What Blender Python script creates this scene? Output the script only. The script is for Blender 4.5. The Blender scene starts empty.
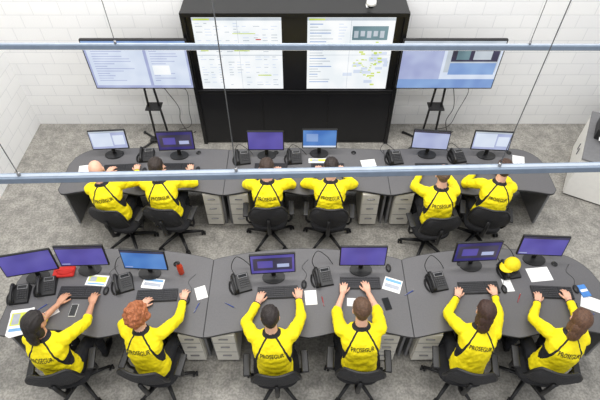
import bpy, bmesh, math, random
import numpy as np
from mathutils import Vector, Matrix, Euler, noise
from mathutils.bvhtree import BVHTree
random.seed(7)
scene = bpy.context.scene
COL = scene.collection
try:
    scene.view_settings.view_transform = 'Standard'
    scene.view_settings.look = 'None'
except Exception: pass

# ---------------------------------------------------------------- materials
MATS = {}
def srgb(r, g, b):
    def c(x):
        x /= 255.0
        return x/12.92 if x <= .04045 else ((x+.055)/1.055)**2.4
    return (c(r), c(g), c(b), 1)

def mat(name, col, rough=.5, metal=0, var=.08, scale=20, bump=0, bscale=80, emit=0, spec=.5, trim=None):
    if name in MATS: return MATS[name]
    m = bpy.data.materials.new(name); m.use_nodes = True
    nt = m.node_tree; N = nt.nodes; L = nt.links
    b = N['Principled BSDF']
    c = srgb(*col)
    b.inputs['Roughness'].default_value = rough
    b.inputs['Metallic'].default_value = metal
    b.inputs['Specular IOR Level'].default_value = spec
    tc = N.new('ShaderNodeTexCoord')
    no = N.new('ShaderNodeTexNoise'); no.inputs['Scale'].default_value = scale; no.inputs['Detail'].default_value = 4
    L.new(tc.outputs['Object'], no.inputs['Vector'])
    cr = N.new('ShaderNodeValToRGB')
    cr.color_ramp.elements[0].position = .3; cr.color_ramp.elements[1].position = .7
    cr.color_ramp.elements[0].color = tuple(x*(1-var) for x in c[:3])+(1,)
    cr.color_ramp.elements[1].color = tuple(min(1, x*(1+var)) for x in c[:3])+(1,)
    L.new(no.outputs['Fac'], cr.inputs['Fac'])
    out = cr.outputs['Color']
    if trim:   # black fabric trim panels sewn into the jacket, driven by a mesh attribute
        at = N.new('ShaderNodeAttribute'); at.attribute_name = 'trim'
        gt = N.new('ShaderNodeMath'); gt.operation = 'GREATER_THAN'; gt.inputs[1].default_value = 0
        L.new(at.outputs['Fac'], gt.inputs[0])
        mx = N.new('ShaderNodeMixRGB'); mx.inputs['Color2'].default_value = srgb(*trim)
        L.new(gt.outputs[0], mx.inputs['Fac']); L.new(out, mx.inputs['Color1']); out = mx.outputs['Color']
    if emit > 0:
        b.inputs['Base Color'].default_value = (.01, .01, .01, 1)
        L.new(out, b.inputs['Emission Color'])
        b.inputs['Emission Strength'].default_value = emit
    else:
        L.new(out, b.inputs['Base Color'])
    if bump > 0:
        n2 = N.new('ShaderNodeTexNoise'); n2.inputs['Scale'].default_value = bscale
        L.new(tc.outputs['Object'], n2.inputs['Vector'])
        bp = N.new('ShaderNodeBump'); bp.inputs['Strength'].default_value = bump; bp.inputs['Distance'].default_value = .01
        L.new(n2.outputs['Fac'], bp.inputs['Height']); L.new(bp.outputs['Normal'], b.inputs['Normal'])
    MATS[name] = m
    return m

def brick_mat(name, axis):
    m = bpy.data.materials.new(name); m.use_nodes = True
    nt = m.node_tree; N = nt.nodes; L = nt.links; b = N['Principled BSDF']
    b.inputs['Roughness'].default_value = .6
    tc = N.new('ShaderNodeTexCoord'); sp = N.new('ShaderNodeSeparateXYZ'); cb = N.new('ShaderNodeCombineXYZ')
    L.new(tc.outputs['Object'], sp.inputs[0])
    L.new(sp.outputs['X' if axis == 'x' else 'Y'], cb.inputs[0]); L.new(sp.outputs['Z'], cb.inputs[1])
    br = N.new('ShaderNodeTexBrick')
    br.inputs['Color1'].default_value = srgb(248, 248, 247)
    br.inputs['Color2'].default_value = srgb(244, 244, 244)
    br.inputs['Mortar'].default_value = srgb(226, 227, 228)
    br.inputs['Scale'].default_value = 1
    br.inputs['Mortar Size'].default_value = .006
    br.inputs['Mortar Smooth'].default_value = .5
    br.inputs['Brick Width'].default_value = .4
    br.inputs['Row Height'].default_value = .2
    L.new(cb.outputs[0], br.inputs['Vector'])
    no = N.new('ShaderNodeTexNoise'); no.inputs['Scale'].default_value = 1.3; no.inputs['Detail'].default_value = 5
    L.new(tc.outputs['Object'], no.inputs['Vector'])
    mx = N.new('ShaderNodeMixRGB'); mx.blend_type = 'MULTIPLY'; mx.inputs['Fac'].default_value = .04
    L.new(br.outputs['Color'], mx.inputs['Color1']); L.new(no.outputs['Fac'], mx.inputs['Color2'])
    L.new(mx.outputs['Color'], b.inputs['Base Color'])
    n2 = N.new('ShaderNodeTexNoise'); n2.inputs['Scale'].default_value = 60
    L.new(tc.outputs['Object'], n2.inputs['Vector'])
    ma = N.new('ShaderNodeMath'); ma.operation = 'MULTIPLY_ADD'; ma.inputs[1].default_value = -1.0
    L.new(br.outputs['Fac'], ma.inputs[0]); L.new(n2.outputs['Fac'], ma.inputs[2])
    bp = N.new('ShaderNodeBump'); bp.inputs['Strength'].default_value = .35; bp.inputs['Distance'].default_value = .006
    L.new(ma.outputs[0], bp.inputs['Height']); L.new(bp.outputs['Normal'], b.inputs['Normal'])
    return m

def floor_mat():
    m = bpy.data.materials.new('floor_mottled_tile'); m.use_nodes = True
    nt = m.node_tree; N = nt.nodes; L = nt.links; b = N['Principled BSDF']
    b.inputs['Roughness'].default_value = .5
    tc = N.new('ShaderNodeTexCoord')
    n1 = N.new('ShaderNodeTexNoise'); n1.inputs['Scale'].default_value = 6; n1.inputs['Detail'].default_value = 8; n1.inputs['Roughness'].default_value = .72
    L.new(tc.outputs['Object'], n1.inputs['Vector'])
    cr = N.new('ShaderNodeValToRGB')
    cr.color_ramp.elements[0].position = .38; cr.color_ramp.elements[0].color = srgb(142, 139, 133)
    cr.color_ramp.elements[1].position = .62; cr.color_ramp.elements[1].color = srgb(182, 178, 170)
    L.new(n1.outputs['Fac'], cr.inputs['Fac'])
    n2 = N.new('ShaderNodeTexNoise'); n2.inputs['Scale'].default_value = 38; n2.inputs['Detail'].default_value = 3
    L.new(tc.outputs['Object'], n2.inputs['Vector'])
    cr2 = N.new('ShaderNodeValToRGB')
    cr2.color_ramp.elements[0].position = .42; cr2.color_ramp.elements[0].color = (.62, .62, .62, 1)
    cr2.color_ramp.elements[1].position = .58; cr2.color_ramp.elements[1].color = (1, 1, 1, 1)
    L.new(n2.outputs['Fac'], cr2.inputs['Fac'])
    mx = N.new('ShaderNodeMixRGB'); mx.blend_type = 'MULTIPLY'; mx.inputs['Fac'].default_value = .75
    L.new(cr.outputs['Color'], mx.inputs['Color1']); L.new(cr2.outputs['Color'], mx.inputs['Color2'])
    br = N.new('ShaderNodeTexBrick'); br.offset = 0
    br.inputs['Color1'].default_value = (1, 1, 1, 1); br.inputs['Color2'].default_value = (.93, .93, .93, 1)
    br.inputs['Mortar'].default_value = (.62, .62, .62, 1)
    br.inputs['Scale'].default_value = 1; br.inputs['Mortar Size'].default_value = .003
    br.inputs['Brick Width'].default_value = .6; br.inputs['Row Height'].default_value = .6
    L.new(tc.outputs['Object'], br.inputs['Vector'])
    m2 = N.new('ShaderNodeMixRGB'); m2.blend_type = 'MULTIPLY'; m2.inputs['Fac'].default_value = .5
    L.new(mx.outputs['Color'], m2.inputs['Color1']); L.new(br.outputs['Color'], m2.inputs['Color2'])
    L.new(m2.outputs['Color'], b.inputs['Base Color'])
    return m

BLACK = mat('black_plastic', (25, 25, 27), .45, bump=.1)
DKFAB = mat('chair_fabric_charcoal', (36, 36, 39), .9, var=.25, scale=150, bump=.5, bscale=400)
DKMESH = mat('chair_mesh_back', (44, 44, 47), .8, var=.3, scale=200, bump=.5, bscale=500)
CHROME = mat('brushed_metal', (150, 150, 152), .3, metal=.9)
DESK = mat('desk_top_anthracite', (97, 96, 98), .38, var=.06, scale=60, spec=.4)
DESKE = mat('desk_edge_dark', (46, 46, 48), .5)
LGREY = mat('cabinet_light_grey', (222, 218, 208), .5, var=.03)
CWHITE = mat('cabinet_white', (244, 242, 236), .45, var=.02)
GREYP = mat('panel_grey', (120, 120, 122), .5)
WHITE = mat('white_paper', (242, 242, 240), .8, var=.02)
PRINT = mat('paper_print_grey', (170, 175, 185), .8)
YPAP = mat('paper_yellow_green', (206, 214, 80), .8)
BPAP = mat('paper_blue', (120, 170, 215), .8)
YEL = mat('jacket_yellow', (250, 228, 4), .75, var=.08, scale=9, bump=.3, bscale=30, trim=(26, 26, 30))
JBLK = mat('jacket_black', (26, 26, 30), .85, var=.2, bump=.3, bscale=40)
TROU = mat('trousers_dark', (30, 31, 36), .9, var=.2, bump=.4, bscale=40)
SHOE = mat('shoe_black', (20, 20, 21), .4)
SKINS = [mat('skin_light', (226, 176, 150), .55, var=.06), mat('skin_tan', (205, 152, 122), .55, var=.06)]
LIP = mat('lips', (180, 105, 95), .5)
EYEW = mat('eye_white', (235, 232, 228), .3)
EYED = mat('eye_iris', (50, 35, 25), .3)
KEY = mat('key_caps', (48, 48, 51), .5)
REDF = mat('red_fabric', (205, 45, 40), .8)
YCAP = mat('cap_yellow', (240, 215, 20), .7)
BLUEI = mat('blue_card', (70, 130, 200), .5)
GLASS = mat('dark_glass', (18, 20, 24), .1)
LAMPM = mat('luminaire_grey_blue', (112, 126, 144), .5)
LED = mat('led_diffuser', (255, 250, 240), .5, emit=1.5, var=0)
WIRE = mat('wire_grey', (95, 97, 100), .4)
VBLK = mat('video_wall_black', (14, 14, 16), .35, var=.1)
VBLK2 = mat('video_wall_panel', (22, 22, 25), .3)

def screen_mat(name, c1, c2, strength=1.0, sc=9):
    if name in MATS: return MATS[name]
    m = bpy.data.materials.new(name); m.use_nodes = True
    nt = m.node_tree; N = nt.nodes; L = nt.links; b = N['Principled BSDF']
    b.inputs['Base Color'].default_value = (.01, .01, .012, 1); b.inputs['Roughness'].default_value = .35
    tc = N.new('ShaderNodeTexCoord')
    no = N.new('ShaderNodeTexNoise'); no.inputs['Scale'].default_value = sc*.4; no.inputs['Detail'].default_value = 1
    L.new(tc.outputs['Object'], no.inputs['Vector'])
    cr = N.new('ShaderNodeValToRGB')
    cr.color_ramp.elements[0].position = .35; cr.color_ramp.elements[1].position = .65
    cr.color_ramp.elements[0].color = srgb(*c1); cr.color_ramp.elements[1].color = srgb(*c2)
    L.new(no.outputs['Fac'], cr.inputs['Fac'])
    L.new(cr.outputs['Color'], b.inputs['Emission Color'])
    b.inputs['Emission Strength'].default_value = strength
    MATS[name] = m
    return m
SCR = {
 'lilac': screen_mat('screen_lilac', (158, 166, 206), (180, 190, 222)),
 'violet': screen_mat('screen_violet', (76, 68, 150), (94, 86, 172)),
 'navy': screen_mat('screen_navy', (38, 34, 100), (56, 50, 128)),
 'blue': screen_mat('screen_blue', (60, 110, 185), (90, 140, 205)),
 'white': screen_mat('screen_white', (236, 242, 246), (250, 252, 253), 1.0),
 'pale': screen_mat('screen_pale_blue', (206, 217, 236), (220, 229, 244)),
 'dark': screen_mat('screen_dark_window', (46, 44, 62), (66, 62, 90)),
 'teal': screen_mat('screen_teal', (92, 120, 130), (120, 150, 158)),
 'green': screen_mat('screen_green', (190, 212, 80), (222, 232, 140)),
 'grey': screen_mat('screen_grey', (178, 188, 198), (200, 208, 216)),
 'red': screen_mat('screen_red', (190, 60, 60), (210, 80, 70)),
 'sky': screen_mat('screen_sky_blue', (120, 150, 205), (140, 172, 218)),
}

# ---------------------------------------------------------------- mesh builder
class MB:
    def __init__(s): s.v = []; s.f = []; s.m = []; s.s = []; s.mats = []
    def mi(s, mt):
        if mt not in s.mats: s.mats.append(mt)
        return s.mats.index(mt)
    def add(s, verts, faces, mt, smooth=False, M=None):
        o = len(s.v); i = s.mi(mt)
        for p in verts:
            p = Vector(p)
            s.v.append(tuple(M @ p) if M is not None else tuple(p))
        for f in faces:
            s.f.append([o+k for k in f]); s.m.append(i); s.s.append(smooth)
    def box(s, c, d, mt, bev=0, M=None, seg=2):
        T = Matrix.Translation(c)
        if M is not None: T = M @ T
        if bev <= 0:
            x, y, z = d[0]/2, d[1]/2, d[2]/2
            vs = [(-x,-y,-z),(x,-y,-z),(x,y,-z),(-x,y,-z),(-x,-y,z),(x,-y,z),(x,y,z),(-x,y,z)]
            fs = [(0,3,2,1),(4,5,6,7),(0,1,5,4),(1,2,6,5),(2,3,7,6),(3,0,4,7)]
            s.add(vs, fs, mt, False, T); return
        bm = bmesh.new(); bmesh.ops.create_cube(bm, size=1)
        bmesh.ops.scale(bm, vec=d, verts=bm.verts)
        bmesh.ops.bevel(bm, geom=list(bm.edges), offset=min(bev, min(d)*.49), segments=seg, affect='EDGES', profile=.5)
        bm.verts.index_update()
        s.add([v.co.copy() for v in bm.verts], [[v.index for v in f.verts] for f in bm.faces], mt, seg > 2, T)
        bm.free()
    def loft(s, rings, mt, smooth=True, caps=True, M=None):
        n = len(rings[0]); vs = [p for r in rings for p in r]; fs = []
        for i in range(len(rings)-1):
            for j in range(n):
                k = (j+1) % n
                fs.append((i*n+j, i*n+k, (i+1)*n+k, (i+1)*n+j))
        if caps:
            fs.append(tuple(reversed(range(n)))); fs.append(tuple(range((len(rings)-1)*n, len(rings)*n)))
        s.add(vs, fs, mt, smooth, M)
    def tube(s, pts, rad, mt, seg=10, M=None, smooth=True):
        pts = [Vector(p) for p in pts]
        if not isinstance(rad, (list, tuple)): rad = [rad]*len(pts)
        rings = []; ref = None
        for i, p in enumerate(pts):
            if i == 0: t = pts[1]-p
            elif i == len(pts)-1: t = p-pts[i-1]
            else: t = (pts[i+1]-pts[i-1])
            t.normalize()
            if ref is None:
                ref = Vector((0, 0, 1)) if abs(t.z) < .9 else Vector((1, 0, 0))
                ref = (ref - t*ref.dot(t)).normalized()
            else:
                ref = (ref - t*ref.dot(t)).normalized()
            b = t.cross(ref)
            rings.append([p + (ref*math.cos(a) + b*math.sin(a))*rad[i] for a in [2*math.pi*k/seg for k in range(seg)]])
        s.loft(rings, mt, smooth, True, M)
    def cyl(s, p0, p1, r0, mt, r1=None, seg=16, M=None, smooth=True):
        s.tube([p0, p1], [r0, r1 if r1 is not None else r0], mt, seg, M, smooth)
    def ell(s, c, r, mt, seg=16, rings=10, M=None, R=None):
        vs = [Vector((0, 0, r[2]))]; fs = []
        for i in range(1, rings):
            th = math.pi*i/rings
            for j in range(seg):
                a = 2*math.pi*j/seg
                vs.append(Vector((r[0]*math.sin(th)*math.cos(a), r[1]*math.sin(th)*math.sin(a), r[2]*math.cos(th))))
        vs.append(Vector((0, 0, -r[2])))
        for j in range(seg):
            fs.append((0, 1+j, 1+(j+1) % seg))
            for i in range(rings-2):
                a = 1+i*seg+j; b = 1+i*seg+(j+1) % seg
                fs.append((a, a+seg, b+seg, b))
            a = 1+(rings-2)*seg
            fs.append((a+j, len(vs)-1, a+(j+1) % seg))
        if R is not None: vs = [R @ v for v in vs]
        c = Vector(c)
        s.add([v+c for v in vs], fs, mt, True, M)
    def limb(s, p0, p1, r0, r1, mt, seg=14):
        s.tube([p0, p1], [r0, r1], mt, seg)
        s.ell(p0, (r0,)*3, mt, seg, 8); s.ell(p1, (r1,)*3, mt, seg, 8)
    def prism(s, outline, z0, z1, mt, mside=None):
        n = len(outline)
        vs = [(x, y, z0) for x, y in outline]+[(x, y, z1) for x, y in outline]
        s.add(vs, [tuple(range(n, 2*n)), tuple(reversed(range(n)))], mt)
        s.add(vs, [(i, (i+1) % n, n+(i+1) % n, n+i) for i in range(n)], mside or mt)
    def quad(s, o, ux, uy, x0, y0, x1, y1, mt):
        o = Vector(o); ux = Vector(ux); uy = Vector(uy)
        s.add([o+ux*x0+uy*y0, o+ux*x1+uy*y0, o+ux*x1+uy*y1, o+ux*x0+uy*y1], [(0, 1, 2, 3)], mt)
    def mesh(s, name):
        me = bpy.data.meshes.new(name); me.from_pydata(s.v, [], s.f)
        for m in s.mats: me.materials.append(m)
        me.polygons.foreach_set('material_index', s.m)
        me.polygons.foreach_set('use_smooth', s.s)
        me.update(); return me
    def obj(s, name, loc=(0, 0, 0), rot=(0, 0, 0), parent=None, scale=None):
        return place(s.mesh(name), name, loc, rot, parent, scale)

def place(me, name, loc=(0, 0, 0), rot=(0, 0, 0), parent=None, scale=None):
    o = bpy.data.objects.new(name, me); COL.objects.link(o)
    o.location = loc; o.rotation_euler = rot
    if scale: o.scale = scale
    if parent: o.parent = parent
    return o

def remesh(mb, voxel, smooth=3):
    me = mb.mesh('tmp'); o = bpy.data.objects.new('tmp', me); COL.objects.link(o)
    r = o.modifiers.new('r', 'REMESH'); r.mode = 'VOXEL'; r.voxel_size = voxel
    if smooth:
        sm = o.modifiers.new('s', 'SMOOTH'); sm.factor = .5; sm.iterations = smooth
    dg = bpy.context.evaluated_depsgraph_get()
    out = bpy.data.meshes.new_from_object(o.evaluated_get(dg))
    bpy.data.objects.remove(o); bpy.data.meshes.remove(me)
    out.materials.clear()
    return out
def coords(me):
    a = np.empty(len(me.vertices)*3); me.vertices.foreach_get('co', a); return a.reshape(-1, 3)
def normals(me):
    a = np.empty(len(me.vertices)*3); me.vertices.foreach_get('normal', a); return a.reshape(-1, 3)
def fcent(me):
    a = np.empty(len(me.polygons)*3); me.polygons.foreach_get('center', a); return a.reshape(-1, 3)

# ---------------------------------------------------------------- room shell
WY = 6.57; WX = -4.5; XR = 7.0; YF = -2.5; WH = 6.2
mb = MB(); mb.box(((WX+XR)/2, (WY+YF)/2, -.05), (XR-WX+.4, WY-YF+.4, .1), floor_mat()); mb.obj('floor')
mb = MB(); mb.box(((WX+XR)/2, WY+.1, WH/2), (XR-WX+.4, .2, WH), brick_mat('painted_block_back', 'x')); mb.obj('wall_back')
mb = MB(); mb.box((WX-.1, (WY+YF)/2, WH/2), (.2, WY-YF, WH), brick_mat('painted_block_left', 'y')); mb.obj('wall_left')

# ---------------------------------------------------------------- video wall
mb = MB(); X0 = -.07
mb.box((X0, 6.33, 1.15), (3.04, .46, 2.30), VBLK, .008)
mb.box((X0, 6.09, .52), (2.98, .03, .98), VBLK2, .006)
for x in (-1.0, 0, 1.0):
    mb.box((X0+x*.5*1.01, 6.072, .52), (.008, .01, .96), VBLK)
mb.box((X0-1.49, 6.08, 1.15), (.06, .06, 2.30), VBLK, .006)
mb.box((X0+1.49, 6.08, 1.15), (.06, .06, 2.30), VBLK, .006)
mb.box((X0, 6.08, 2.275), (3.04, .07, .06), VBLK, .006)
mb.box((X0, 6.08, 1.05), (2.98, .05, .05), VBLK, .006)
mb.box((X0-.0, 6.09, 1.68), (.33, .03, 1.2), VBLK2, .004)
rnd = random.Random(3)
def panel(xa, xb, za, zb, kind):
    y = 6.083; w = xb-xa; h = zb-za
    mb.box(((xa+xb)/2, y+.012, (za+zb)/2), (w+.03, .02, h+.03), VBLK2)
    o = (xa, y, za); ux = (1, 0, 0); uy = (0, 0, 1)
    mb.quad(o, ux, uy, 0, 0, w, h, SCR['white'])
    def q(a, b, c, d, m, k=1): mb.quad((xa, y-.0015*k, za), ux, uy, a*w, b*h, c*w, d*h, SCR[m])
    q(0, .95, 1, .985, 'grey'); q(.02, .955, .2, .975, 'green', 2)
    if kind == 0:
        q(0, .49, 1, .5, 'grey')
        for col in range(3):
            for r in range(24):
                if rnd.random() < .8:
                    x0 = .03+col*.325
                    for c2 in range(3):
                        if rnd.random() < .75: q(x0+c2*.1, .91-r*.037, x0+c2*.1+rnd.uniform(.03, .08), .92-r*.037, 'grey' if rnd.random() < .5 else 'pale')
        q(.44, .55, .62, .57, 'green', 2); q(.44, .78, .7, .79, 'green', 2); q(.05, .55, .14, .57, 'green', 2); q(.7, .2, .86, .215, 'green', 2)
        q(.70, .70, .76, .715, 'red', 2)
    else:
        q(.52, .70, .93, .88, 'teal')
        for i in range(5): q(.54+i*.075, .73+.02*(i % 2), .59+i*.075, .82, 'grey', 2)
        for r in range(22):
            q(.03, .9-r*.038, .03+rnd.uniform(.08, .3), .911-r*.038, 'grey' if r % 3 else 'sky')
            if r < 6: q(.36, .9-r*.038, .36+rnd.uniform(.04, .12), .911-r*.038, 'pale')
        for i in range(18):
            a = rnd.gauss(.72, .12); b = rnd.gauss(.33, .13); s_ = rnd.uniform(.02, .05)
            q(max(.42, a), max(.03, b), min(.98, max(.42, a)+s_*2.4), max(.03, b)+s_, 'pale', 1.2+i*.02)
        for i in range(44):
            a = rnd.gauss(.72, .1); b = rnd.gauss(.33, .13); s_ = rnd.uniform(.008, .026)
            q(a, max(.03, b), min(a+s_*2, .98), max(.03, b)+s_, 'green', 2+i*.05)
    mb.box(((xa+xb)/2, y-.006, (za+zb)/2), (.005, .002, h), SCR['grey'])
    mb.box(((xa+xb)/2, y-.006, (za+zb)/2), (w, .002, .005), SCR['grey'])
panel(-1.45, -.25, 1.09, 2.24, 0)
panel(.10, 1.28, 1.09, 2.24, 1)
mb.obj('video_wall')

def bez(P, n):
    out = []
    P = [P[0]]+list(P)+[P[-1]]
    segs = len(P)-3
    for i in range(n+1):
        u = i/n*segs; k = min(int(u), segs-1); t = u-k
        a, b, c, d = P[k:k+4]
        out.append(.5*((2*b)+(c-a)*t+(2*a-5*b+4*c-d)*t*t+(3*b-a-3*c+d)*t**3))
    return out
# televisions on floor stands
def television(x, w, kind):
    h = .80
    e = bpy.data.objects.new('television_on_stand', None); COL.objects.link(e); e.location = (x, 5.96, 0)
    t = MB(); z = 1.57
    t.box((0, .03, z), (w, .05, h), BLACK, .008)
    t.box((0, .07, z), (w*.6, .05, h*.6), BLACK, .02)
    o = (-w/2+.018, .0035, z-h/2+.022); W = w-.036; H = h-.04
    def q(a, b, c, d, m, k=1): t.quad((o[0], o[1]-.0012*k, o[2]), (1, 0, 0), (0, 0, 1), a*W, b*H, c*W, d*H, SCR[m])
    if kind == 0:
        q(0, 0, 1, 1, 'lilac'); q(0, .94, 1, 1, 'sky', 2); q(.02, .06, .57, .9, 'pale', 2); q(.60, .06, .98, .9, 'pale', 2)
        for r in range(14):
            q(.06, .84-r*.052, .06+rnd.uniform(.1, .4), .855-r*.052, 'lilac', 3)
            q(.63, .84-r*.052, .63+rnd.uniform(.05, .3), .855-r*.052, 'lilac', 3)
        q(.63, .3, .8, .5, 'white', 4)
    else:
        q(0, 0, 1, 1, 'pale'); q(0, .94, 1, 1, 'grey', 2); q(.45, .35, .98, .9, 'grey', 2); q(.5, .58, .97, .9, 'dark', 3); q(.5, .3, .97, .55, 'sky', 3)
        q(.72, .62, .9, .8, 'grey', 4); q(.55, .62, .68, .84, 'teal', 4); q(0, 0, .42, .9, 'lilac', 2); q(0, 0, 1, .2, 'sky', 3)
    t.obj('screen_panel', parent=e)
    s = MB()
    for sx in (-.07, .07):
        s.tube([(sx, .12, 1.75), (sx*1.0, .13, 1.1), (sx*1.6, .14, .06)], .018, BLACK, 8)
    s.box((0, .12, 1.55), (.35, .03, .3), BLACK, .005)
    s.tube([(-.11, .14, .06), (-.38, -.12, .03)], .018, BLACK, 8); s.tube([(.11, .14, .06), (.38, -.12, .03)], .018, BLACK, 8)
    s.tube([(-.11, .14, .06), (-.36, .36, .03)], .018, BLACK, 8); s.tube([(.11, .14, .06), (.36, .36, .03)], .018, BLACK, 8)
    s.box((0, .14, .07), (.42, .12, .03), BLACK, .008); s.box((0, .13, .75), (.24, .2, .02), BLACK, .006)
    for a in ((-.38, -.12), (.38, -.12), (-.36, .36), (.36, .36)): s.ell((a[0], a[1], .026), (.026, .026, .026), BLACK, 10, 6)
    s.obj('stand', parent=e)
    c = MB()
    pts = [Vector((.12, .14, 1.3)), Vector((.25, .2, .95)), Vector((.34, .28, .6)), Vector((.30, .33, .3)), Vector((.4, .35, .02)), Vector((.5, .4, .012))]
    c.tube(bez(pts, 30), .006, BLACK, 6)
    pts = [Vector((.05, .14, 1.25)), Vector((.2, .2, 1.05)), Vector((.5, .3, .95)), Vector((.46, .38, .45)), Vector((.42, .45, .1)), Vector((.2, .45, .012))]
    c.tube(bez(pts, 30), .005, BLACK, 6)
    c.obj('cables', parent=e)
television(-2.27, 1.45, 0)
television(2.11, 1.42, 1)

# dome security camera on top of the video wall
d = MB()
d.tube([(0, .12, 0), (0, .12, .10), (0, .04, .14), (0, 0, .14)], .014, WHITE, 8)
d.cyl((0, 0, .15), (0, 0, .09), .06, WHITE, .068, 20)
d.ell((0, 0, .09), (.055, .055, .05), GLASS, 18, 10)
d.box((0, .12, .006), (.1, .08, .012), WHITE, .003)
d.obj('dome_security_camera', (.93, 6.12, 2.30))

# ---------------------------------------------------------------- pendant lights (linear)
def pendant(y0, y1, z, xa, xb, wires, name='linear_pendant_light', w=.05):
    t = MB(); L = xb-xa
    ang = math.atan2(y1-y0, L); ln = math.hypot(L, y1-y0)
    t.box((0, 0, 0), (ln, w, .045), LAMPM, .006)
    t.box((0, 0, .0235), (ln, w*.45, .004), mat('luminaire_cap', (150, 160, 172), .5))
    t.box((0, 0, -.0235), (ln-.1, w*.6, .004), LED)
    for x in wires:
        t.cyl((x, 0, .02), (x, 0, 2.7), .003, WIRE, seg=6)
        t.cyl((x, 0, .02), (x, 0, .05), .010, CHROME, seg=10)
    t.obj(name, ((xa+xb)/2, (y0+y1)/2, z), (0, 0, ang))
pendant(1.94, 2.17, 3.4, -4.2, 4.2, (-3.7, -1.66, -.38, 1.2, 3.6))
pendant(3.46, 3.43, 3.4, -4.3, 4.3, (-3.9, -1.45, 1.8, 3.9), w=.038)

# ---------------------------------------------------------------- desks
UX = [(-3.2, -1.01), (-1.01, 1.19), (1.19, 3.39)]
def desk(x0, x1, yf, yb, bul, lround, rround, peds):
    t = MB(); n = 48; back = []; front = []
    for i in range(n+1):
        s = i/n; x = x0+.004+(x1-x0-.008)*s
        b = yb+bul*math.sin(math.pi*s)**.8 if 0 < s < 1 else yb
        f = yf+.09*abs(math.sin(2*math.pi*s))**1.3
        R = .35
        if lround and x-x0 < R: k = R-(x-x0); b -= R-math.sqrt(max(R*R-k*k, 0))
        if rround and x1-x < R: k = R-(x1-x); b -= R-math.sqrt(max(R*R-k*k, 0))
        R = .12
        if lround and x-x0 < R: k = R-(x-x0); f += R-math.sqrt(max(R*R-k*k, 0))
        if rround and x1-x < R: k = R-(x1-x); f += R-math.sqrt(max(R*R-k*k, 0))
        back.append((x, b)); front.append((x, f))
    out = front+list(reversed(back))
    t.prism(out, .705, .735, DESK, DESKE)
    pts = [Vector((x, y, .73)) for x, y in out]; pts.append(pts[0].copy())
    t.tube(pts, .006, DESKE, 6)
    t.box(((x0+x1)/2, yb-.12, .40), (x1-x0-.1, .02, .58), GREYP, .004)
    t.box((x0+.04, (yf+yb)/2, .352), (.03, (yb-yf)*.75, .704), GREYP, .004)
    t.box((x1-.04, (yf+yb)/2, .352), (.03, (yb-yf)*.75, .704), GREYP, .004)
    t.box(((x0+x1)/2, yb-.22, .62), (x1-x0-.3, .12, .05), BLACK, .006)
    for gx in (.25, .75):
        t.cyl((x0+(x1-x0)*gx+.12, yb-.06, .735), (x0+(x1-x0)*gx+.12, yb-.06, .741), .035, BLACK, seg=18)
    t.obj('control_room_desk')
    for (pa, pb) in peds:
        p = MB(); w = pb-pa; y = yf+.04
        p.box(((pa+pb)/2, y+.28, .37), (w, .5, .64), LGREY, .006)
        p.box(((pa+pb)/2, y+.018, .37), (w-.012, .024, .62), LGREY, .004)
        p.box(((pa+pb)/2, y+.0045, .50), (w-.02, .004, .004), GREYP); p.box(((pa+pb)/2, y+.0045, .28), (w-.02, .004, .004), GREYP)
        for z in (.6, .41, .2): p.box(((pa+pb)/2, y-.003, z), (.1, .015, .012), CHROME, .003)
        for cx in (pa+.04, pb-.04):
            for cy in (y+.08, y+.48): p.cyl((cx, cy, 0), (cx, cy, .055), .02, BLACK, seg=10)
        p.obj('drawer_cabinet')
BD = (4.26, 5.12); FD = (2.27, 3.24)
P1 = (-1.30, -1.07); P2 = (-.95, -.69); P3 = (.83, 1.07); P4 = (1.27, 1.52)
for (yf, yb), bul in ((BD, .04), (FD, .16)):
    desk(*UX[0], yf, yb, bul, True, False, [P1])
    desk(*UX[1], yf, yb, bul, False, False, [P2, P3])
    desk(*UX[2], yf, yb, bul, False, True, [P4])
DZ = .735

# ---------------------------------------------------------------- desk equipment
def monitor(x, y, rz, scr, w=.52, h=.31, tilt=8, kind=0):
    t = MB()
    t.prism([(.13*math.cos(a)*1.0, .09*math.sin(a)) for a in [2*math.pi*k/24 for k in range(24)]], 0, .012, BLACK)
    t.box((0, .03, .10), (.05, .02, .2), BLACK, .006)
    M = Matrix.Translation((0, 0, .13+h/2)) @ Matrix.Rotation(math.radians(-tilt), 4, 'X')
    t.box((0, 0, 0), (w, .025, h), BLACK, .006, M)
    t.box((0, .02, 0), (w*.5, .025, h*.5), BLACK, .008, M)
    o = M @ Vector((-w/2+.013, -.0135, -h/2+.02)); ux = M.to_3x3() @ Vector((1, 0, 0)); uy = M.to_3x3() @ Vector((0, 0, 1)); nn = M.to_3x3() @ Vector((0, -1, 0))
    W = w-.026; H = h-.034
    def q(a, b, c, d, m, k=0): t.quad(o+nn*.001*k, ux, uy, a*W, b*H, c*W, d*H, SCR[m])
    q(0, 0, 1, 1, scr)
    if kind == 1: q(.03, .12, .6, .9, 'pale', 1); q(.64, .2, .95, .75, 'pale', 1); q(0, .92, 1, 1, 'grey', 1)
    if kind == 2:
        q(0, 0, 1, .1, 'pale', 1); q(.1, .35, .45, .8, 'sky', 1)
    if kind == 3:
        q(.05, .15, .95, .85, 'dark', 1); q(.15, .3, .5, .7, 'violet', 2); q(.6, .3, .88, .5, 'lilac', 2)
    if kind == 4:
        q(0, .9, 1, 1, 'dark', 1); q(.02, .05, .2, .1, 'lilac', 1)
    t.obj('computer_monitor', (x, y, DZ+.0008), (0, 0, math.radians(rz)))

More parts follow.
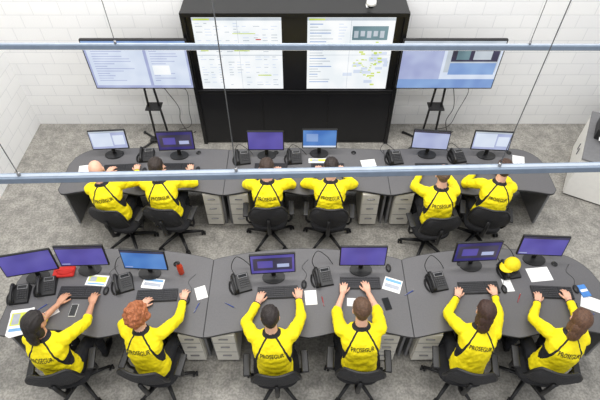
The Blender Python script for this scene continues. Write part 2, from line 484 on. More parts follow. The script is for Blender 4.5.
kb = MB()
kb.box((0, 0, .010), (.45, .155, .016), BLACK, .005)
for r in range(6):
    y = .06-r*.024
    x = -.215
    while x < .215:
        w = .0165
        if r == 5 and -.14 < x < -.02: w = .10
        if .07 < x+w/2 < .078 or .135 < x < .139: x += .01; continue
        kb.box((x+w/2, y, .0205), (w-.002, .019, .007), KEY)
        x += w+.0022
KB = kb.mesh('computer_keyboard')
def keyboard(x, y, rz=0): place(KB, 'computer_keyboard', (x, y, DZ), (0, 0, math.radians(rz)))
ms = MB(); ms.ell((0, 0, .012), (.031, .055, .022), BLACK, 16, 10); ms.box((0, .025, .033), (.006, .016, .006), KEY, .002)
for i, p in enumerate(ms.v): ms.v[i] = (p[0], p[1], max(p[2], 0.0))
MS = ms.mesh('computer_mouse')
def mouse(x, y, rz=0): place(MS, 'computer_mouse', (x, y, DZ), (0, 0, math.radians(rz)))

ph = MB()
ph.loft([[Vector((sx*.095, -.1, 0)) for sx in (-1, 1)]+[Vector((.095, .1, 0)), Vector((-.095, .1, 0))],
         [Vector((-.09, -.095, .025)), Vector((.09, -.095, .025)), Vector((.09, .095, .07)), Vector((-.09, .095, .07))]], BLACK, False)
Mp = Matrix.Translation((0, 0, .048)) @ Matrix.Rotation(math.atan2(.045, .19), 4, 'X')
ph.box((.03, .065, .006), (.10, .045, .008), GREYP, .003, Mp)
ph.box((.03, .065, .011), (.085, .03, .002), GLASS, 0, Mp)
for i in range(4):
    for j in range(4): ph.box((-.005+j*.024, .022-i*.024, .004), (.017, .014, .008), KEY, .002, Mp)
hp = [Vector((-.062, -.095, .02)), Vector((-.062, -.07, .035)), Vector((-.062, 0, .042)), Vector((-.062, .07, .035)), Vector((-.062, .095, .02))]
ph.tube(hp, [.022, .018, .014, .018, .022], BLACK, 10, Mp)
ph.ell((-.062, -.082, .016), (.026, .026, .016), BLACK, 12, 8, Mp); ph.ell((-.062, .082, .016), (.026, .026, .016), BLACK, 12, 8, Mp)
cord = []
for i in range(120):
    u = i/119; cx = -.105-.02*math.sin(math.pi*u); cy = -.09+.16*u
    cord.append(Vector((cx+.008*math.cos(i*1.0), cy, .012+.008*math.sin(i*1.0))))
ph.tube(cord, .0028, BLACK, 5)
PH = ph.mesh('desk_telephone')
def phone(x, y, rz=0): place(PH, 'desk_telephone', (x, y, DZ), (0, 0, math.radians(rz)), scale=(1.08,)*3)

def cable(pts, r=.004):
    t = MB(); t.tube(bez([Vector(p) for p in pts], 28), r, BLACK, 6); t.obj('desk_cable')

def paper(x, y, rz=0, w=.21, h=.297, style=0, name='paper_sheet', n=1):
    t = MB()
    for k in range(n):
        M = Matrix.Translation((.004*k, -.003*k, .0006+.0012*k)) @ Matrix.Rotation(math.radians(2*k), 4, 'Z')
        t.box((0, 0, 0), (w, h, .001), WHITE, 0, M)
    z = .0025+.0012*(n-1)
    if style == 0:
        for i in range(9): t.box((-.01, h*.38-i*h*.085, z-.001), (w*random.uniform(.5, .8), h*.02, .0004), PRINT)
    elif style == 1:
        t.box((0, h*.3, z-.001), (w*.9, h*.22, .0006), BPAP); t.box((0, -h*.12, z-.001), (w*.8, h*.3, .0006), PRINT)
    elif style == 2:
        t.box((0, h*.1, z-.001), (w*.85, h*.5, .0006), YPAP); t.box((0, -h*.32, z-.001), (w*.8, h*.12, .0006), BPAP)
        t.box((-w*.2, h*.1, z-.0004), (w*.3, h*.42, .0006), PRINT)
    t.obj(name, (x, y, DZ), (0, 0, math.radians(rz)))
def smartphone(x, y, rz=0, white=False):
    t = MB(); t.box((0, 0, .005), (.075, .15, .009), WHITE if white else BLACK, .004); t.box((0, 0, .0098), (.067, .14, .001), GLASS)
    t.obj('smartphone', (x, y, DZ), (0, 0, math.radians(rz)))
def pen(x, y, rz, m):
    t = MB(); t.cyl((-.07, 0, .005), (.05, 0, .005), .0045, m, seg=8); t.cyl((.05, 0, .005), (.065, 0, .005), .0045, CHROME, .001, 8); t.box((-.05, 0, .0105), (.035, .003, .002), CHROME)
    t.obj('ballpoint_pen', (x, y, DZ), (0, 0, math.radians(rz)))

# back row
monitor(-2.62, 5.02, 4, 'lilac', .50, kind=1); monitor(-1.70, 5.0, 3, 'navy', .50, kind=3)
monitor(-.47, 5.0, 0, 'violet', .50); monitor(.27, 5.04, 0, 'blue', .48, kind=2)
monitor(1.79, 5.02, -5, 'lilac', .50, kind=4); monitor(2.62, 5.0, -4, 'lilac', .52, kind=1)
for x, y, r in ((-2.47, 4.74, 4), (-1.70, 4.76, 0), (-.40, 4.76, 0), (.38, 4.76, 0), (1.82, 4.76, 0), (2.52, 4.74, -4)): keyboard(x, y, r)
for x, y, r in ((-.80, 4.92, 10), (-.08, 4.93, 5), (1.32, 4.92, 10), (2.20, 4.95, 10), (-2.15, 4.97, 5)): phone(x, y, r)
for x, y in ((-2.13, 4.7), (-1.40, 4.72), (-.08, 4.70), (.72, 4.7), (2.15, 4.68), (2.88, 4.72)): mouse(x, y)
paper(.27, 4.90, 0, .30, .09, 2)
paper(-2.95, 4.7, 10, .16, .22, 0); paper(3.05, 4.9, -15, .16, .2, 0); paper(.95, 4.85, 8, .2, .14, 0)
# front row
monitor(-2.98, 3.0, 12, 'violet', .56, .33); monitor(-2.42, 3.10, 2, 'violet', .54, .32, kind=4)
monitor(-1.72, 3.05, -3, 'blue', .50, kind=4)
monitor(-.30, 3.0, 4, 'violet', .50, kind=3); monitor(.70, 3.1, 0, 'violet', .52)
monitor(1.98, 3.16, 3, 'navy', .52, kind=3); monitor(2.74, 3.24, -3, 'violet', .52, kind=4)
for x, y, r in ((-2.45, 2.80, 0), (-1.58, 2.76, 3), (-.245, 2.80, 3), (.68, 2.92, 0), (2.0, 2.86, 2), (2.80, 2.80, -3)): keyboard(x, y, r)
for x, y, r in ((-3.09, 2.76, 8), (-2.83, 2.86, 10), (-1.98, 2.90, 20), (-.66, 2.90, 18), (.26, 2.98, 12), (1.54, 2.92, 12), (2.40, 3.08, 10)): phone(x, y, r)
for x, y in ((-2.16, 2.82), (-1.24, 2.70), (.045, 2.90), (1.02, 3.12), (2.28, 2.84), (3.08, 2.84)): mouse(x, y)
paper(-2.30, 2.96, -5, .24, .14, 2); paper(-1.66, 2.92, -8, .24, .13, 1, n=2)
paper(-2.98, 2.45, 8, .24, .30, 2, 'paper_stack', 6); paper(-2.68, 2.56, 35, .14, .09, 0)
smartphone(-2.45, 2.58, 0, True); paper(-1.10, 2.80, 20, .12, .16, 0); paper(.12, 2.74, 4, .13, .18, 0)
paper(.60, 2.68, -4, .17, .1, 0); paper(1.04, 2.90, -20, .2, .17, 1); paper(2.74, 3.04, 6, .26, .18, 0)
paper(3.20, 2.66, -25, .24, .17, 0); paper(2.34, 2.90, 5, .10, .17, 0)
paper(-1.72, 2.55, 14, .1, .13, 0)
smartphone(2.98, 2.60, -10); smartphone(.95, 2.66, 12)
PB = mat('pen_blue', (40, 70, 160), .4); PR = mat('pen_red', (180, 40, 40), .4)
pen(-2.80, 2.62, 40, PB); pen(-1.12, 2.62, 70, PB); pen(.25, 2.70, 100, PR); pen(1.22, 2.80, 30, PB); pen(2.42, 2.74, 60, PR); pen(3.12, 2.52, 20, PB); pen(-.76, 2.64, -30, PB)
t = MB(); t.box((0, 0, .008), (.10, .15, .015), BLUEI, .004); t.box((0, 0, .017), (.08, .03, .003), WHITE); t.obj('blue_notebook', (3.16, 2.82, DZ), (0, 0, .2))
def bottle(x, y, m):
    t = MB(); prof = [(0, .032), (.01, .034), (.13, .034), (.155, .028), (.175, .014), (.19, .014)]
    t.loft([[Vector((r*math.cos(a), r*math.sin(a), z)) for a in [2*math.pi*k/18 for k in range(18)]] for z, r in prof], m)
    t.cyl((0, 0, .19), (0, 0, .21), .017, BLACK, seg=14); t.obj('drink_bottle', (x, y, DZ))
bottle(-1.36, 3.06, mat('bottle_amber', (190, 60, 30), .25))
def cap(x, y, z, rz, m, name='baseball_cap'):
    t = MB(); rings = []
    for i in range(8):
        th = math.pi/2*i/7.6
        rings.append([Vector((.088*math.cos(th)*math.cos(a), .098*math.cos(th)*math.sin(a), .10*math.sin(th))) for a in [2*math.pi*k/24 for k in range(24)]])
    t.loft(rings, m)
    n = 12
    top = [Vector((.08*math.sin(u), .085*math.cos(u), .008)) for u in np.linspace(-1.2, 1.2, n)]
    out = [Vector((.085*math.sin(u)*1.0, .085*math.cos(u)+.075*math.cos(u)**.5, .0)) for u in np.linspace(-1.2, 1.2, n)]
    vs = top+out; vs2 = [v+Vector((0, 0, .004)) for v in vs]
    fs = [(i, i+1, n+i+1, n+i) for i in range(n-1)]; o = 2*n
    fs2 = [(o+n+i, o+n+i+1, o+i+1, o+i) for i in range(n-1)]
    sd = [(n+i, n+i+1, o+n+i+1, o+n+i) for i in range(n-1)]
    t.add(vs+vs2, fs+fs2+sd, m, True)
    t.ell((0, 0, .1), (.008, .008, .005), m, 8, 6)
    t.obj(name, (x, y, z), (0, 0, rz))
cap(2.41, 3.10, DZ+.103, 2.0, YCAP)
t = MB(); t.box((0, 0, .02), (.24, .14, .04), REDF, .018, seg=4); t.ell((.02, .0, .04), (.10, .055, .025), REDF); t.tube([(-.08, .0, .04), (-.05, 0, .06), (.05, 0, .062), (.09, 0, .04)], .006, REDF, 6)
t.obj('red_pouch', (-2.70, 3.06, DZ), (0, 0, .1))
for x, y in ((-1.98, 2.90), (-.66, 2.90), (.26, 2.98), (1.54, 2.92), (2.40, 3.08)):
    cable([(x-.08, y+.11, DZ+.03), (x-.12, y+.18, DZ+.10), (x-.06, y+.25, DZ+.19), (x+.05, y+.24, DZ+.1), (x+.12, y+.2, DZ+.005)], .0045)
for x, y in ((-.80, 4.9), (-.05, 4.9), (1.24, 4.92), (2.17, 4.93)):
    cable([(x-.07, y+.1, DZ+.03), (x-.11, y+.13, DZ+.08), (x-.05, y+.18, DZ+.14), (x+.08, y+.15, DZ+.06), (x+.14, y+.12, DZ+.005)], .004)
# mouse leads running to the back of the desks
for x, y in ((-2.16, 2.82), (-1.24, 2.70), (.045, 2.90), (2.28, 2.84), (3.08, 2.84)):
    cable([(x, y+.05, DZ+.008), (x+.03, y+.14, DZ+.004), (x-.02, y+.24, DZ+.004), (x+.05, y+.34, DZ+.004)], .002)

# ---------------------------------------------------------------- office chair
def supel(a, b, n=28, e=3.2):
    out = []
    for k in range(n):
        t_ = 2*math.pi*k/n; c = math.cos(t_); s_ = math.sin(t_)
        out.append((a*math.copysign(abs(c)**(2/e), c), b*math.copysign(abs(s_)**(2/e), s_)))
    return out
ch = MB()
rings = []
for z, k in ((.405, .86), (.415, .95), (.44, 1.0), (.465, .99), (.478, .93), (.482, .6), (.478, .1)):
    rings.append([Vector((x*k, y*k+.0, z - (.012 if k > .9 and y > .2 else 0))) for x, y in supel(.245, .235)])
ch.loft(rings, DKFAB)
def backsheet(off, zs0=.56, zs1=.97, inset=0):
    nu, nv = 14, 12; g = []
    for j in range(nv+1):
        v = j/nv; z = zs0+inset+(zs1-zs0-2*inset)*v
        w = (.235-inset)*(1-.22*abs(2*v-.9)**3.2)
        for i in range(nu+1):
            u = 2*i/nu-1
            y = -.24-.085*v-.03*math.sin(math.pi*v)+.05*u*u+off
            zz = z - .03*u**4*(v-.5)*2
            g.append(Vector((w*u, y, zz)))
    return g, nu, nv
g0, nu, nv = backsheet(.014); g1, _, _ = backsheet(-.014)
n = (nu+1)*(nv+1); fs = []
for j in range(nv):
    for i in range(nu):
        a = j*(nu+1)+i; fs.append((a, a+nu+1, a+nu+2, a+1)); fs.append((n+a, n+a+1, n+a+nu+2, n+a+nu+1))
ch.add(g0+g1, fs, DKMESH, True)
loop = [i for i in range(nu+1)]+[j*(nu+1)+nu for j in range(1, nv+1)]+[nv*(nu+1)+i for i in range(nu-1, -1, -1)]+[j*(nu+1) for j in range(nv-1, 0, -1)]
pts = [(g0[k]+g1[k])/2 for k in loop]+[(g0[0]+g1[0])/2]
ch.tube(pts, .017, BLACK, 8)
ch.tube([(0, -.10, .395), (0, -.25, .40), (0, -.315, .47), (0, -.33, .62), (0, -.345, .78)], [.03, .028, .026, .024, .02], BLACK, 10)
ch.box((0, 0, .385), (.22, .26, .04), BLACK, .01)
for sx in (-1, 1):
    ch.tube([(sx*.16, -.06, .395), (sx*.27, -.06, .40), (sx*.295, -.07, .47), (sx*.295, -.07, .64)], .016, BLACK, 8)
    ch.box((sx*.295, -.05, .655), (.075, .24, .03), BLACK, .014, seg=4)
ch.cyl((0, 0, .12), (0, 0, .25), .03, BLACK, seg=16); ch.cyl((0, 0, .25), (0, 0, .38), .018, CHROME, seg=14)
ch.cyl((0, 0, .09), (0, 0, .14), .045, BLACK, .038, seg=16)
for k in range(5):
    a = 2*math.pi*k/5+.35; dx, dy = math.cos(a), math.sin(a)
    ch.tube([(dx*.03, dy*.03, .115), (dx*.18, dy*.18, .10), (dx*.32, dy*.32, .075)], [.028, .022, .016], BLACK, 8)
    cx, cy = dx*.32, dy*.32; ax = Vector((-dy, dx, 0)) if k % 2 else Vector((dx, dy, 0))
    ch.cyl((cx, cy, .03), (cx, cy, .08), .009, BLACK, seg=8)
    for s_ in (-1, 1):
        c = Vector((cx, cy, .03)); ch.cyl(c+ax*s_*.008, c+ax*s_*.028, .03, BLACK, seg=14)
ch.ell((0, 0, .06), (.02, .02, .03), BLACK, 8, 6)
CH = ch.mesh('office_chair')
def chair(x, y, rz): place(CH, 'office_chair', (x, y, 0), (0, 0, math.radians(rz)))

# ---------------------------------------------------------------- people
def build_hand(sign):
    h = MB(); M0 = SKINS[0]
    h.tube([(0, -.05, 0), (0, -.01, 0), (0, .015, 0)], [.026, .024, .024], M0, 14)
    fing = [(.028, .085, .070, .0088, .10), (.009, .092, .078, .0092, .02), (-.011, .088, .072, .0088, -.07), (-.030, .078, .056, .0078, -.17)]
    for fx, fy, ln, r, sp in fing:
        h.tube([(fx*.55, 0, 0), (fx*.8, fy*.5, .005), (fx, fy, .003)], [.015, .014, .0125], M0, 10)
        h.ell((fx, fy, .003), (.0125,)*3, M0, 10, 8)
        a = 0.0; p = Vector((fx, fy, .003)); pts = [p.copy()]; rr = [r*1.1]
        for seg, da in ((.45, .25), (.31, .38), (.24, .35)):
            a += da; dvec = Vector((math.sin(sp*1.5)*math.cos(a), math.cos(sp*1.5)*math.cos(a), -math.sin(a)))
            p = p+dvec*ln*seg; pts.append(p.copy()); rr.append(rr[-1]*.92)
        for i in range(3): h.limb(pts[i], pts[i+1], rr[i], rr[i+1], M0, 10)
    h.limb((.014, .012, -.004), (.042, .044, -.012), .016, .0115, M0, 10)
    h.limb((.042, .044, -.012), (.056, .072, -.018), .0112, .0098, M0, 10)
    h.limb((.056, .072, -.018), (.060, .095, -.025), .0098, .008, M0, 10)
    h.ell((.0, .05, -.006), (.036, .042, .014), M0, 14, 8)
    me = remesh(h, .0036, 2)
    co = coords(me); co[:, 0] *= sign
    me.vertices.foreach_set('co', co.ravel())
    if sign < 0: me.flip_normals()
    me.polygons.foreach_set('use_smooth', [True]*len(me.polygons)); me.update()
    return me
HAND_L = build_hand(1)
HAND_R = build_hand(-1)

def smooth01(x): x = np.clip(x, 0, 1); return x*x*(3-2*x)
def head_base():
    h = MB(); m = SKINS[0]
    h.ell((0, -.014, .025), (.076, .097, .090), m, 24, 16)
    h.ell((0, .028, -.03), (.061, .062, .078), m, 20, 14)
    h.ell((0, .036, -.078), (.042, .045, .04), m, 16, 10)
    h.tube([(0, .086, .008), (0, .101, -.014), (0, .108, -.027)], [.007, .010, .0135], m, 10)
    h.ell((0, .104, -.028), (.016, .012, .010), m, 10, 8)
    for sx in (-1, 1):
        h.ell((sx*.077, -.004, -.012), (.011, .021, .033), m, 12, 10, R=Matrix.Rotation(sx*.35, 3, 'Z'))
        h.ell((sx*.030, .080, .022), (.024, .014, .008), m, 12, 8)
        h.ell((sx*.036, .064, -.03), (.024, .022, .022), m, 12, 8)
    h.ell((0, .086, -.052), (.023, .011, .006), m, 12, 8); h.ell((0, .083, -.064), (.019, .012, .006), m, 12, 8)
    h.tube([(0, -.02, -.05), (0, -.03, -.15)], [.055, .056], m, 16)
    return remesh(h, .0055, 2)
HB = head_base()
def build_head(style, hcol, skin):
    me = HB.copy(); co = coords(me); nn = normals(me)
    y = co[:, 1]; z = co[:, 2]
    line = np.interp(y, [-.11, -.06, -.02, .02, .05, .085], [-.095, -.075, -.045, .0, .035, .072])
    mask = (z-line)
    ear = (np.abs(co[:, 0]) > .077) & (z < .025)
    hm = smooth01(mask/.022)
    if style == 'bald': hm = hm*0
    if style == 'balding': hm = hm*smooth01((.062-z-.25*np.maximum(y, 0))/.02)
    if style != 'curly': hm[ear] = 0
    amp = {'short': .011, 'bald': 0, 'balding': .005, 'curly': .036, 'long': .018}[style]
    ns = {'curly': 42, 'long': 18}.get(style, 70); na = {'curly': .028, 'long': .007}.get(style, .006)
    disp = np.zeros(len(co))
    idx = np.nonzero(hm > .01)[0]
    for i in idx:
        p = Vector(co[i])*ns
        if style == 'long': p = Vector((co[i][0]*70, co[i][1]*14, co[i][2]*14))
        if style == 'short': p = Vector((co[i][0]*80, co[i][1]*30, co[i][2]*30))
        disp[i] = hm[i]*(amp+na*noise.noise(p))
    co = co+nn*disp[:, None]
    me.vertices.foreach_set('co', co.ravel()); me.update()
    for m in (skin, hcol, LIP): me.materials.append(m)
    fidx = np.zeros(len(me.polygons), int); hmv = hm > .35
    fc = fcent(me)
    for k, p in enumerate(me.polygons):
        if sum(hmv[v] for v in p.vertices) >= 3: fidx[k] = 1
        elif fc[k][1] > .085 and -.070 < fc[k][2] < -.046 and abs(fc[k][0]) < .024: fidx[k] = 2
    me.polygons.foreach_set('material_index', fidx)
    me.polygons.foreach_set('use_smooth', [True]*len(me.polygons))
    ex = MB()
    for sx in (-1, 1):
        ex.ell((sx*.030, .080, .004), (.0125, .0115, .0095), EYEW, 12, 8)
        ex.ell((sx*.030, .0895, .004), (.0052, .003, .0052), EYED, 10, 6)
        ex.tube([(sx*.016, .096, .024), (sx*.03, .097, .029), (sx*.045, .088, .026)], .0028, hcol if style != 'bald' else EYED, 6)
    if style == 'long':
        for (c, r) in (((0, -.095, -.05), (.066, .045, .09)), ((0, -.112, -.12), (.055, .034, .08)), ((.055, -.05, -.06), (.028, .04, .075)), ((-.055, -.05, -.06), (.028, .04, .075))):
            o = len(ex.v); ex.ell(c, r, hcol, 36, 20)
            for q in range(o, len(ex.v)):
                p = Vector(ex.v[q]); d_ = (p-Vector(c)).normalized(); ex.v[q] = tuple(p+d_*.012*noise.noise(Vector((p.x*70, p.y*14, p.z*8))))
    return me, ex

def ik(S, T, l1, l2, pole):
    d = T-S; L = d.length
    L2 = min(L, (l1+l2)*.995); d.normalize(); T = S+d*L2
    a = (l1*l1-l2*l2+L2*L2)/(2*L2); hgt = math.sqrt(max(l1*l1-a*a, 0))
    pv = pole-d*pole.dot(d); pv.normalize()
    return S+d*a+pv*hgt, T

RINGS = [(-.06, .46, .14, .10), (-.06, .50, .178, .14), (-.062, .58, .182, .146), (-.07, .68, .172, .134), (-.068, .78, .178, .134), (-.055, .88, .190, .136),
         (-.03, .96, .200, .128), (-.008, 1.015, .186, .105), (.006, 1.05, .135, .085), (.018, 1.08, .078, .068), (.03, 1.115, .058, .06), (.045, 1.17, .052, .056), (.05, 1.20, .05, .054)]
def text_mesh(body, size):
    cu = bpy.data.curves.new('t', 'FONT'); cu.body = body; cu.size = size; cu.align_x = 'CENTER'; cu.align_y = 'CENTER'; cu.resolution_u = 3
    cu.offset = .0008
    o = bpy.data.objects.new('t', cu); COL.objects.link(o)
    dg = bpy.context.evaluated_depsgraph_get()
    me = bpy.data.meshes.new_from_object(o.evaluated_get(dg)); bpy.data.objects.remove(o)
    bm = bmesh.new(); bm.from_mesh(me)
    bmesh.ops.triangulate(bm, faces=bm.faces)
    bmesh.ops.subdivide_edges(bm, edges=[e for e in bm.edges if e.calc_length() > .012], cuts=1)
    bmesh.ops.triangulate(bm, faces=bm.faces)
    bm.to_mesh(me); bm.free()
    return me
TM = text_mesh('PROSEGUR', .062)

def person(cx, cy, rz, hl, hr, lean=8, side=0, sleeve=.93, hair='short', hc=(40, 30, 26), skin=0, sc=1.0, hyaw=0, hpitch=15, off=(0, 0), letter=True, twist=0):
    R = math.radians(rz); e = bpy.data.objects.new('seated_operator', None); COL.objects.link(e)
    e.location = (cx, cy, 0); e.rotation_euler = (0, 0, R)
    Wi = (Matrix.Translation((cx, cy, 0)) @ Matrix.Rotation(R, 4, 'Z')).inverted()
    skm = SKINS[skin]
    l1, l2 = .305*sc, .270*sc
    TL = Wi @ Vector(hl); TR = Wi @ Vector(hr)
    piv = Vector((0, -.06, .52))
    def xf(p, ln):
        p = Vector(p); p = Vector((p.x*sc, (p.y+.06)*sc-.06, .47+(p.z-.47)*sc))
        h = max(0, min(1, (p.z-.5)/.3)); h = h*h*(3-2*h)
        q = p-piv
        M = Matrix.Rotation(math.radians(side)*h, 3, 'Y') @ Matrix.Rotation(math.radians(twist)*h, 3, 'Z') @ Matrix.Rotation(-math.radians(ln)*h, 3, 'X')
        r = M @ q+piv
        return Vector((r.x+off[0], r.y+off[1], r.z)), M
    SH = (.192, .035, .995)
    for _ in range(30):
        ok = True
        for sx, T in ((-1, TL), (1, TR)):
            S, _m = xf((sx*SH[0], SH[1], SH[2]), lean)
            dv = Vector((T.x-S.x, T.y-S.y, 0)).normalized(); wr = T-dv*.085*sc
            if (wr-S).length > (l1+l2)*.985: ok = False
        if ok: break
        lean += 1.2
    mbd = MB(); sk = SKINS[0]
    rings = []
    for (y, z, a, b) in RINGS:
        c, M = xf((0, y, z), lean); rx = M @ Vector((1, 0, 0)); fw = M @ Vector((0, 1, 0))
        ring = []
        for k in range(28):
            t_ = 2*math.pi*k/28; cc = math.cos(t_); ss = math.sin(t_)
            ring.append(c+rx*(a*sc*math.copysign(abs(cc)**.86, cc))+fw*(b*sc*math.copysign(abs(ss)**.86, ss)))
        rings.append(ring)
    mbd.loft(rings, sk)
    seg = {}
    wr_out = []
    for sx, T, nm in ((-1, TL, 'L'), (1, TR, 'R')):
        S, M = xf((sx*SH[0], SH[1], SH[2]), lean)
        dv = Vector((T.x-S.x, T.y-S.y, 0)).normalized(); wr = T-dv*.085*sc
        pole = Vector((sx*.9, -.2, -.6))
        E, Wp = ik(S, wr, l1, l2, pole)
        rw = .036*sc if sleeve > .8 else .0265*sc; re = .051*sc
        S0, _ = xf((sx*.10, .0, 1.0), lean)
        mbd.limb(S0, S, .062*sc, .070*sc, sk)
        mbd.limb(S, E, .069*sc, re*1.05, sk)
        if sleeve > .8:
            mbd.limb(E, Wp, re*1.05, rw, sk)
        else:
            mid = E.lerp(Wp, sleeve); mbd.limb(E, mid, re*1.05, .044*sc, sk); mbd.limb(mid, Wp, .038*sc, rw, sk)
        seg[nm] = (S, E, Wp)
        hd = (Wp-E).normalized(); yaw_dir = Vector((hd.x*.6+0.0, hd.y*.6+.4, 0)).normalized()
        fwd = Vector((yaw_dir.x, yaw_dir.y, -.06)).normalized()
        wr_out.append((Wp, fwd, nm))
    legs = []
    for sx in (-1, 1):
        kx = .13+.03*random.random()
        H = Vector((sx*.088*sc+off[0], -.04+off[1], .535)); K = Vector((sx*kx*sc, .37*sc, .53)); A = Vector((sx*kx, .33+.08*random.random(), .10))
        mbd.limb(H, K, .088*sc, .062*sc, sk); mbd.limb(K, A, .06*sc, .042*sc, sk)
        mbd.limb(A, A+Vector((0, -.02, -.045)), .042, .036, sk, 10)
        mbd.tube([A+Vector((0, -.05, -.055)), A+Vector((0, .06, -.058)), A+Vector((0, .16, -.066)), A+Vector((0, .20, -.072))], [.036, .042, .034, .016], sk, 12)
        legs.append((H, K, A))
    me = remesh(mbd, .0095, 4)
    co = coords(me)
    smp = []
    for i in range(len(RINGS)-1):
        for k in range(5):
            u = k/5; z = RINGS[i][1]*(1-u)+RINGS[i+1][1]*u; y = RINGS[i][0]*(1-u)+RINGS[i+1][0]*u
            c, M = xf((0, y, z), lean); smp.append((c, M, z))
    SC_ = np.array([list(s[0]) for s in smp]); SZ = np.array([s[2] for s in smp])
    RX = np.array([list(s[1] @ Vector((1, 0, 0))) for s in smp]); UP = np.array([list(s[1] @ Vector((0, 0, 1))) for s in smp])
    def segd(P, a, b):
        a = np.array(a); b = np.array(b); ab = b-a; t_ = np.clip(((P-a) @ ab)/(ab @ ab), 0, 1)
        q = a+t_[:, None]*ab; return np.linalg.norm(P-q, axis=1), t_, P-q
    def classify(P):
        D = np.abs(((P[:, None, :]-SC_[None])*UP[None]).sum(2))+.15*np.linalg.norm(P[:, None, :]-SC_[None], axis=2)
        k = D.argmin(1); rel = P-SC_[k]
        a = (rel*RX[k]).sum(1)/sc; h = SZ[k]+(rel*UP[k]).sum(1)/sc
        cl = np.zeros(len(P), int)   # 0 jacket 2 trousers 3 skin 4 shoe
        aa = np.abs(a)
        ac = np.interp(h, [.62, .70, .78, .86, .93, .99, 1.04, 1.07], [.20, .185, .172, .158, .140, .112, .076, .05])
        band = np.minimum.reduce([.0095-np.abs(aa-ac), h-.60, 1.08-h])
        sidep = np.minimum(aa-ac, .86-h)
        trim = np.maximum.reduce([band, sidep, h-1.072])
        cl[(h > 1.108)] = 3
        armm = np.zeros(len(P), bool)
        for nm in 'LR':
            S, E, W_ = seg[nm]
            d1, t1, q1 = segd(P, S, E); d2, t2, q2 = segd(P, E, W_)
            ua = (d1 < .088*sc) & (t1 > .10) & (aa > .17); fa = (d2 < .072*sc) & (t2 > .02)
            m_ = ua | fa
            cl[m_] = 0; armm |= m_; trim[m_] = -.02
            cl[fa & (t2 > sleeve)] = 3
            if sleeve > .8: trim[fa] = np.minimum(t2[fa]-.88, .97-t2[fa])*.25
        low = (h < .565) & ~armm
        cl[low] = 2
        for H, K, A in legs:
            d1, t1, _q = segd(P, H, K); d2, t2, _q = segd(P, K, A)
            cl[(d1 < .095*sc) & (t1 > .12) & ~armm] = 2; cl[(d2 < .09) & ~armm] = 2
        cl[P[:, 2] < .085] = 4
        return cl, trim
    vc, trim = classify(co); nn = normals(me)
    disp = np.zeros(len(co)); seed = Vector((cx*3.1, cy*1.7, 0))
    for i in range(len(co)):
        if vc[i] != 3:
            p = Vector(co[i]); disp[i] = .010*noise.noise(Vector((p.x*10, p.y*10, p.z*18))+seed)+.005*noise.noise(p*34+seed)
            if vc[i] == 0: disp[i] += .003
    cl, _t = classify(fcent(me))
    co = co+nn*disp[:, None]; me.vertices.foreach_set('co', co.ravel()); me.update()
    at = me.attributes.new('trim', 'FLOAT', 'POINT'); at.data.foreach_set('value', trim.astype(np.float32))
    for m in (YEL, JBLK, TROU, skm, SHOE): me.materials.append(m)
    me.polygons.foreach_set('material_index', cl); me.polygons.foreach_set('use_smooth', [True]*len(me.polygons)); me.update()
    place(me, 'body', parent=e)
    for Wp, fwd, nm in wr_out:
        hm_ = (HAND_L if nm == 'L' else HAND_R).copy(); hm_.materials.clear(); hm_.materials.append(skm)
        up = Vector((0, 0, 1)); rx = fwd.cross(up).normalized(); up = rx.cross(fwd)
        M = Matrix((rx, fwd, up)).transposed().to_4x4()
        o = place(hm_, 'hand_left' if nm == 'L' else 'hand_right', parent=e); o.matrix_local = Matrix.Translation(Wp) @ M @ Matrix.Scale(sc*1.06, 4)
    nt, M = xf((0, .045, 1.165), lean)
    Rh = Matrix.Rotation(math.radians(hyaw), 3, 'Z') @ Matrix.Rotation(math.radians(side*.6), 3, 'Y') @ Matrix.Rotation(-math.radians(hpitch), 3, 'X')
    hc_ = nt+Rh @ Vector((0, .015, .092))*sc
    hm = mat('hair_%d_%d_%d' % hc, hc, .6, var=.35, scale=60, bump=.6, bscale=120)
    hme, ex = build_head(hair, hm, skm)
    MH = Matrix.Translation(hc_) @ Rh.to_4x4() @ Matrix.Scale(sc*1.06, 4)
    o = place(hme, 'head', parent=e); o.matrix_local = MH
    o = ex.obj('face_and_hair_details', parent=e); o.matrix_local = MH
    if letter:
        bvh = BVHTree.FromPolygons([tuple(c) for c in co], [tuple(p.vertices) for p in me.polygons])
        c, M = xf((0, -.05, .935), lean); rx = M @ Vector((1, 0, 0)); up = M @ Vector((0, 0, 1)); fw = M @ Vector((0, 1, 0))
        tv = []
        for v in TM.vertices:
            p = c+rx*(v.co.x*.76)+up*v.co.y*1.0-fw*.4
            hit = bvh.ray_cast(p, fw, .6)
            tv.append((hit[0]-fw*.003) if hit[0] is not None else p+fw*.26)
        tme = bpy.data.meshes.new('jacket_lettering'); tme.from_pydata([tuple(v) for v in tv], [], [tuple(p.vertices) for p in TM.polygons]); tme.materials.append(JBLK)
        place(tme, 'jacket_lettering', parent=e)
    return e

HZ = DZ+.052
def op(cx, cy, rz, hl, hr, chair_rz=None, chair_off=(0, 0), **k):
    chair(cx+chair_off[0], cy+chair_off[1], rz if chair_rz is None else chair_rz)
    person(cx, cy, rz, (hl[0], hl[1], HZ), (hr[0], hr[1], HZ), **k)
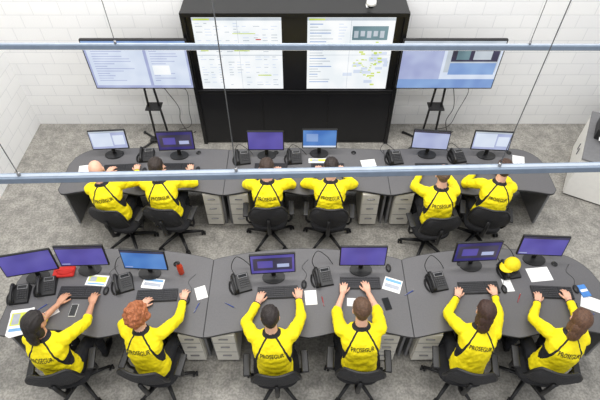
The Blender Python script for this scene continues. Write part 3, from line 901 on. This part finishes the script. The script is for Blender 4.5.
# back row
op(-2.38, 4.12, 5, (-2.58, 4.70), (-2.20, 4.74), -12, (.05, -.02), hair='bald', hc=(120, 90, 75), side=-9, lean=4, hyaw=10, sleeve=.93)
op(-1.72, 4.14, 4, (-1.92, 4.72), (-1.46, 4.74), -10, (.05, -.02), hc=(45, 34, 28), side=-4, lean=6)
op(-.41, 4.14, 0, (-.54, 4.70), (-.27, 4.70), 3, hc=(60, 45, 36), lean=4, sleeve=.93)
op(.38, 4.12, -2, (.22, 4.72), (.58, 4.72), -4, hc=(40, 30, 26), lean=8)
op(1.74, 4.03, 0, (1.62, 4.66), (1.96, 4.70), 6, (-.04, -.05), hair='balding', hc=(110, 88, 70), lean=2)
op(2.42, 4.12, -6, (2.36, 4.70), (2.68, 4.72), -14, (0, -.02), hc=(70, 48, 36), side=7, lean=6, hair='short')
# front row
op(-2.42, 2.08, -3, (-2.60, 2.72), (-2.24, 2.72), 10, (-.02, 0), hair='long', hc=(34, 28, 26), side=-9, lean=0, sleeve=.3, skin=1, hpitch=5, hyaw=-12)
op(-1.50, 2.10, -6, (-1.70, 2.68), (-1.25, 2.76), -8, hair='curly', hc=(165, 98, 60), side=-10, lean=2, hyaw=5, sc=.95)
op(-.25, 2.08, 0, (-.45, 2.74), (.0, 2.78), 4, hair='short', hc=(38, 30, 28), side=-3, lean=-3, hyaw=3)
op(.61, 2.12, 2, (.48, 2.85), (.74, 2.87), -4, hair='short', hc=(92, 66, 48), lean=-3, sleeve=.15, hpitch=22)
op(1.72, 2.10, -4, (1.74, 2.80), (2.16, 2.82), -8, (-.02, 0), hair='long', hc=(62, 40, 32), side=9, lean=0, sc=.95, hyaw=-5)
op(2.55, 2.10, -6, (2.60, 2.74), (2.94, 2.76), -10, (-.03, 0), hair='long', hc=(95, 66, 48), side=13, lean=-2, sc=.95, hyaw=-20)

# ---------------------------------------------------------------- right side storage cabinet and spare chair
t = MB()
t.box((0, 0, .38), (.6, 1.15, .70), CWHITE, .006); t.box((0, 0, .745), (.64, 1.19, .03), GREYP, .006)
for k in (-1, 1):
    t.box((-.305, k*.285, .38), (.015, .55, .66), CWHITE, .004); t.box((-.32, k*.06, .45), (.014, .014, .12), CHROME, .003)
t.box((0, 0, .02), (.55, 1.1, .04), BLACK)
t.obj('storage_cabinet', (4.5, 5.3, 0), (0, 0, math.radians(-28)))
t = MB()
t.box((0, 0, .09), (.36, .40, .18), BLACK, .02); t.box((0, -.02, .20), (.32, .30, .04), GREYP, .01); t.box((0, -.23, .06), (.24, .1, .01), WHITE, 0); t.box((.1, -.15, .185), (.1, .05, .012), KEY, .003)
t.obj('desktop_printer', (4.50, 5.42, .76), (0, 0, math.radians(-28)))
chair(5.15, 6.12, 140)

# ---------------------------------------------------------------- lights
w = bpy.data.worlds.new('world'); scene.world = w; w.use_nodes = True
w.node_tree.nodes['Background'].inputs[0].default_value = (.96, .975, 1, 1)
w.node_tree.nodes['Background'].inputs[1].default_value = .78
def area(name, loc, sx, sy, e, rot=(0, 0, 0), col=(1, .98, .95)):
    l = bpy.data.lights.new(name, 'AREA'); l.shape = 'RECTANGLE'; l.size = sx; l.size_y = sy; l.energy = e; l.color = col
    o = bpy.data.objects.new(name, l); COL.objects.link(o); o.location = loc; o.rotation_euler = rot; return o
area('overhead_fill_rear', (0, 4.4, 6.1), 8, .6, 290, (math.radians(16), 0, 0))  # added soft fill out of view, tilted to the back wall; no real fixture
area('overhead_fill_front', (0, 1.6, 6.1), 8, .6, 170)  # second added fill above the front row, stands for no actual lamp

# ---------------------------------------------------------------- camera
cd = bpy.data.cameras.new('camera'); co_ = bpy.data.objects.new('camera', cd); COL.objects.link(co_)
co_.location = (0, 0, 5.5); co_.rotation_euler = (math.radians(90-48.8), 0, 0)
cd.sensor_width = 36; cd.lens = 488/600*36; cd.clip_end = 100
scene.camera = co_
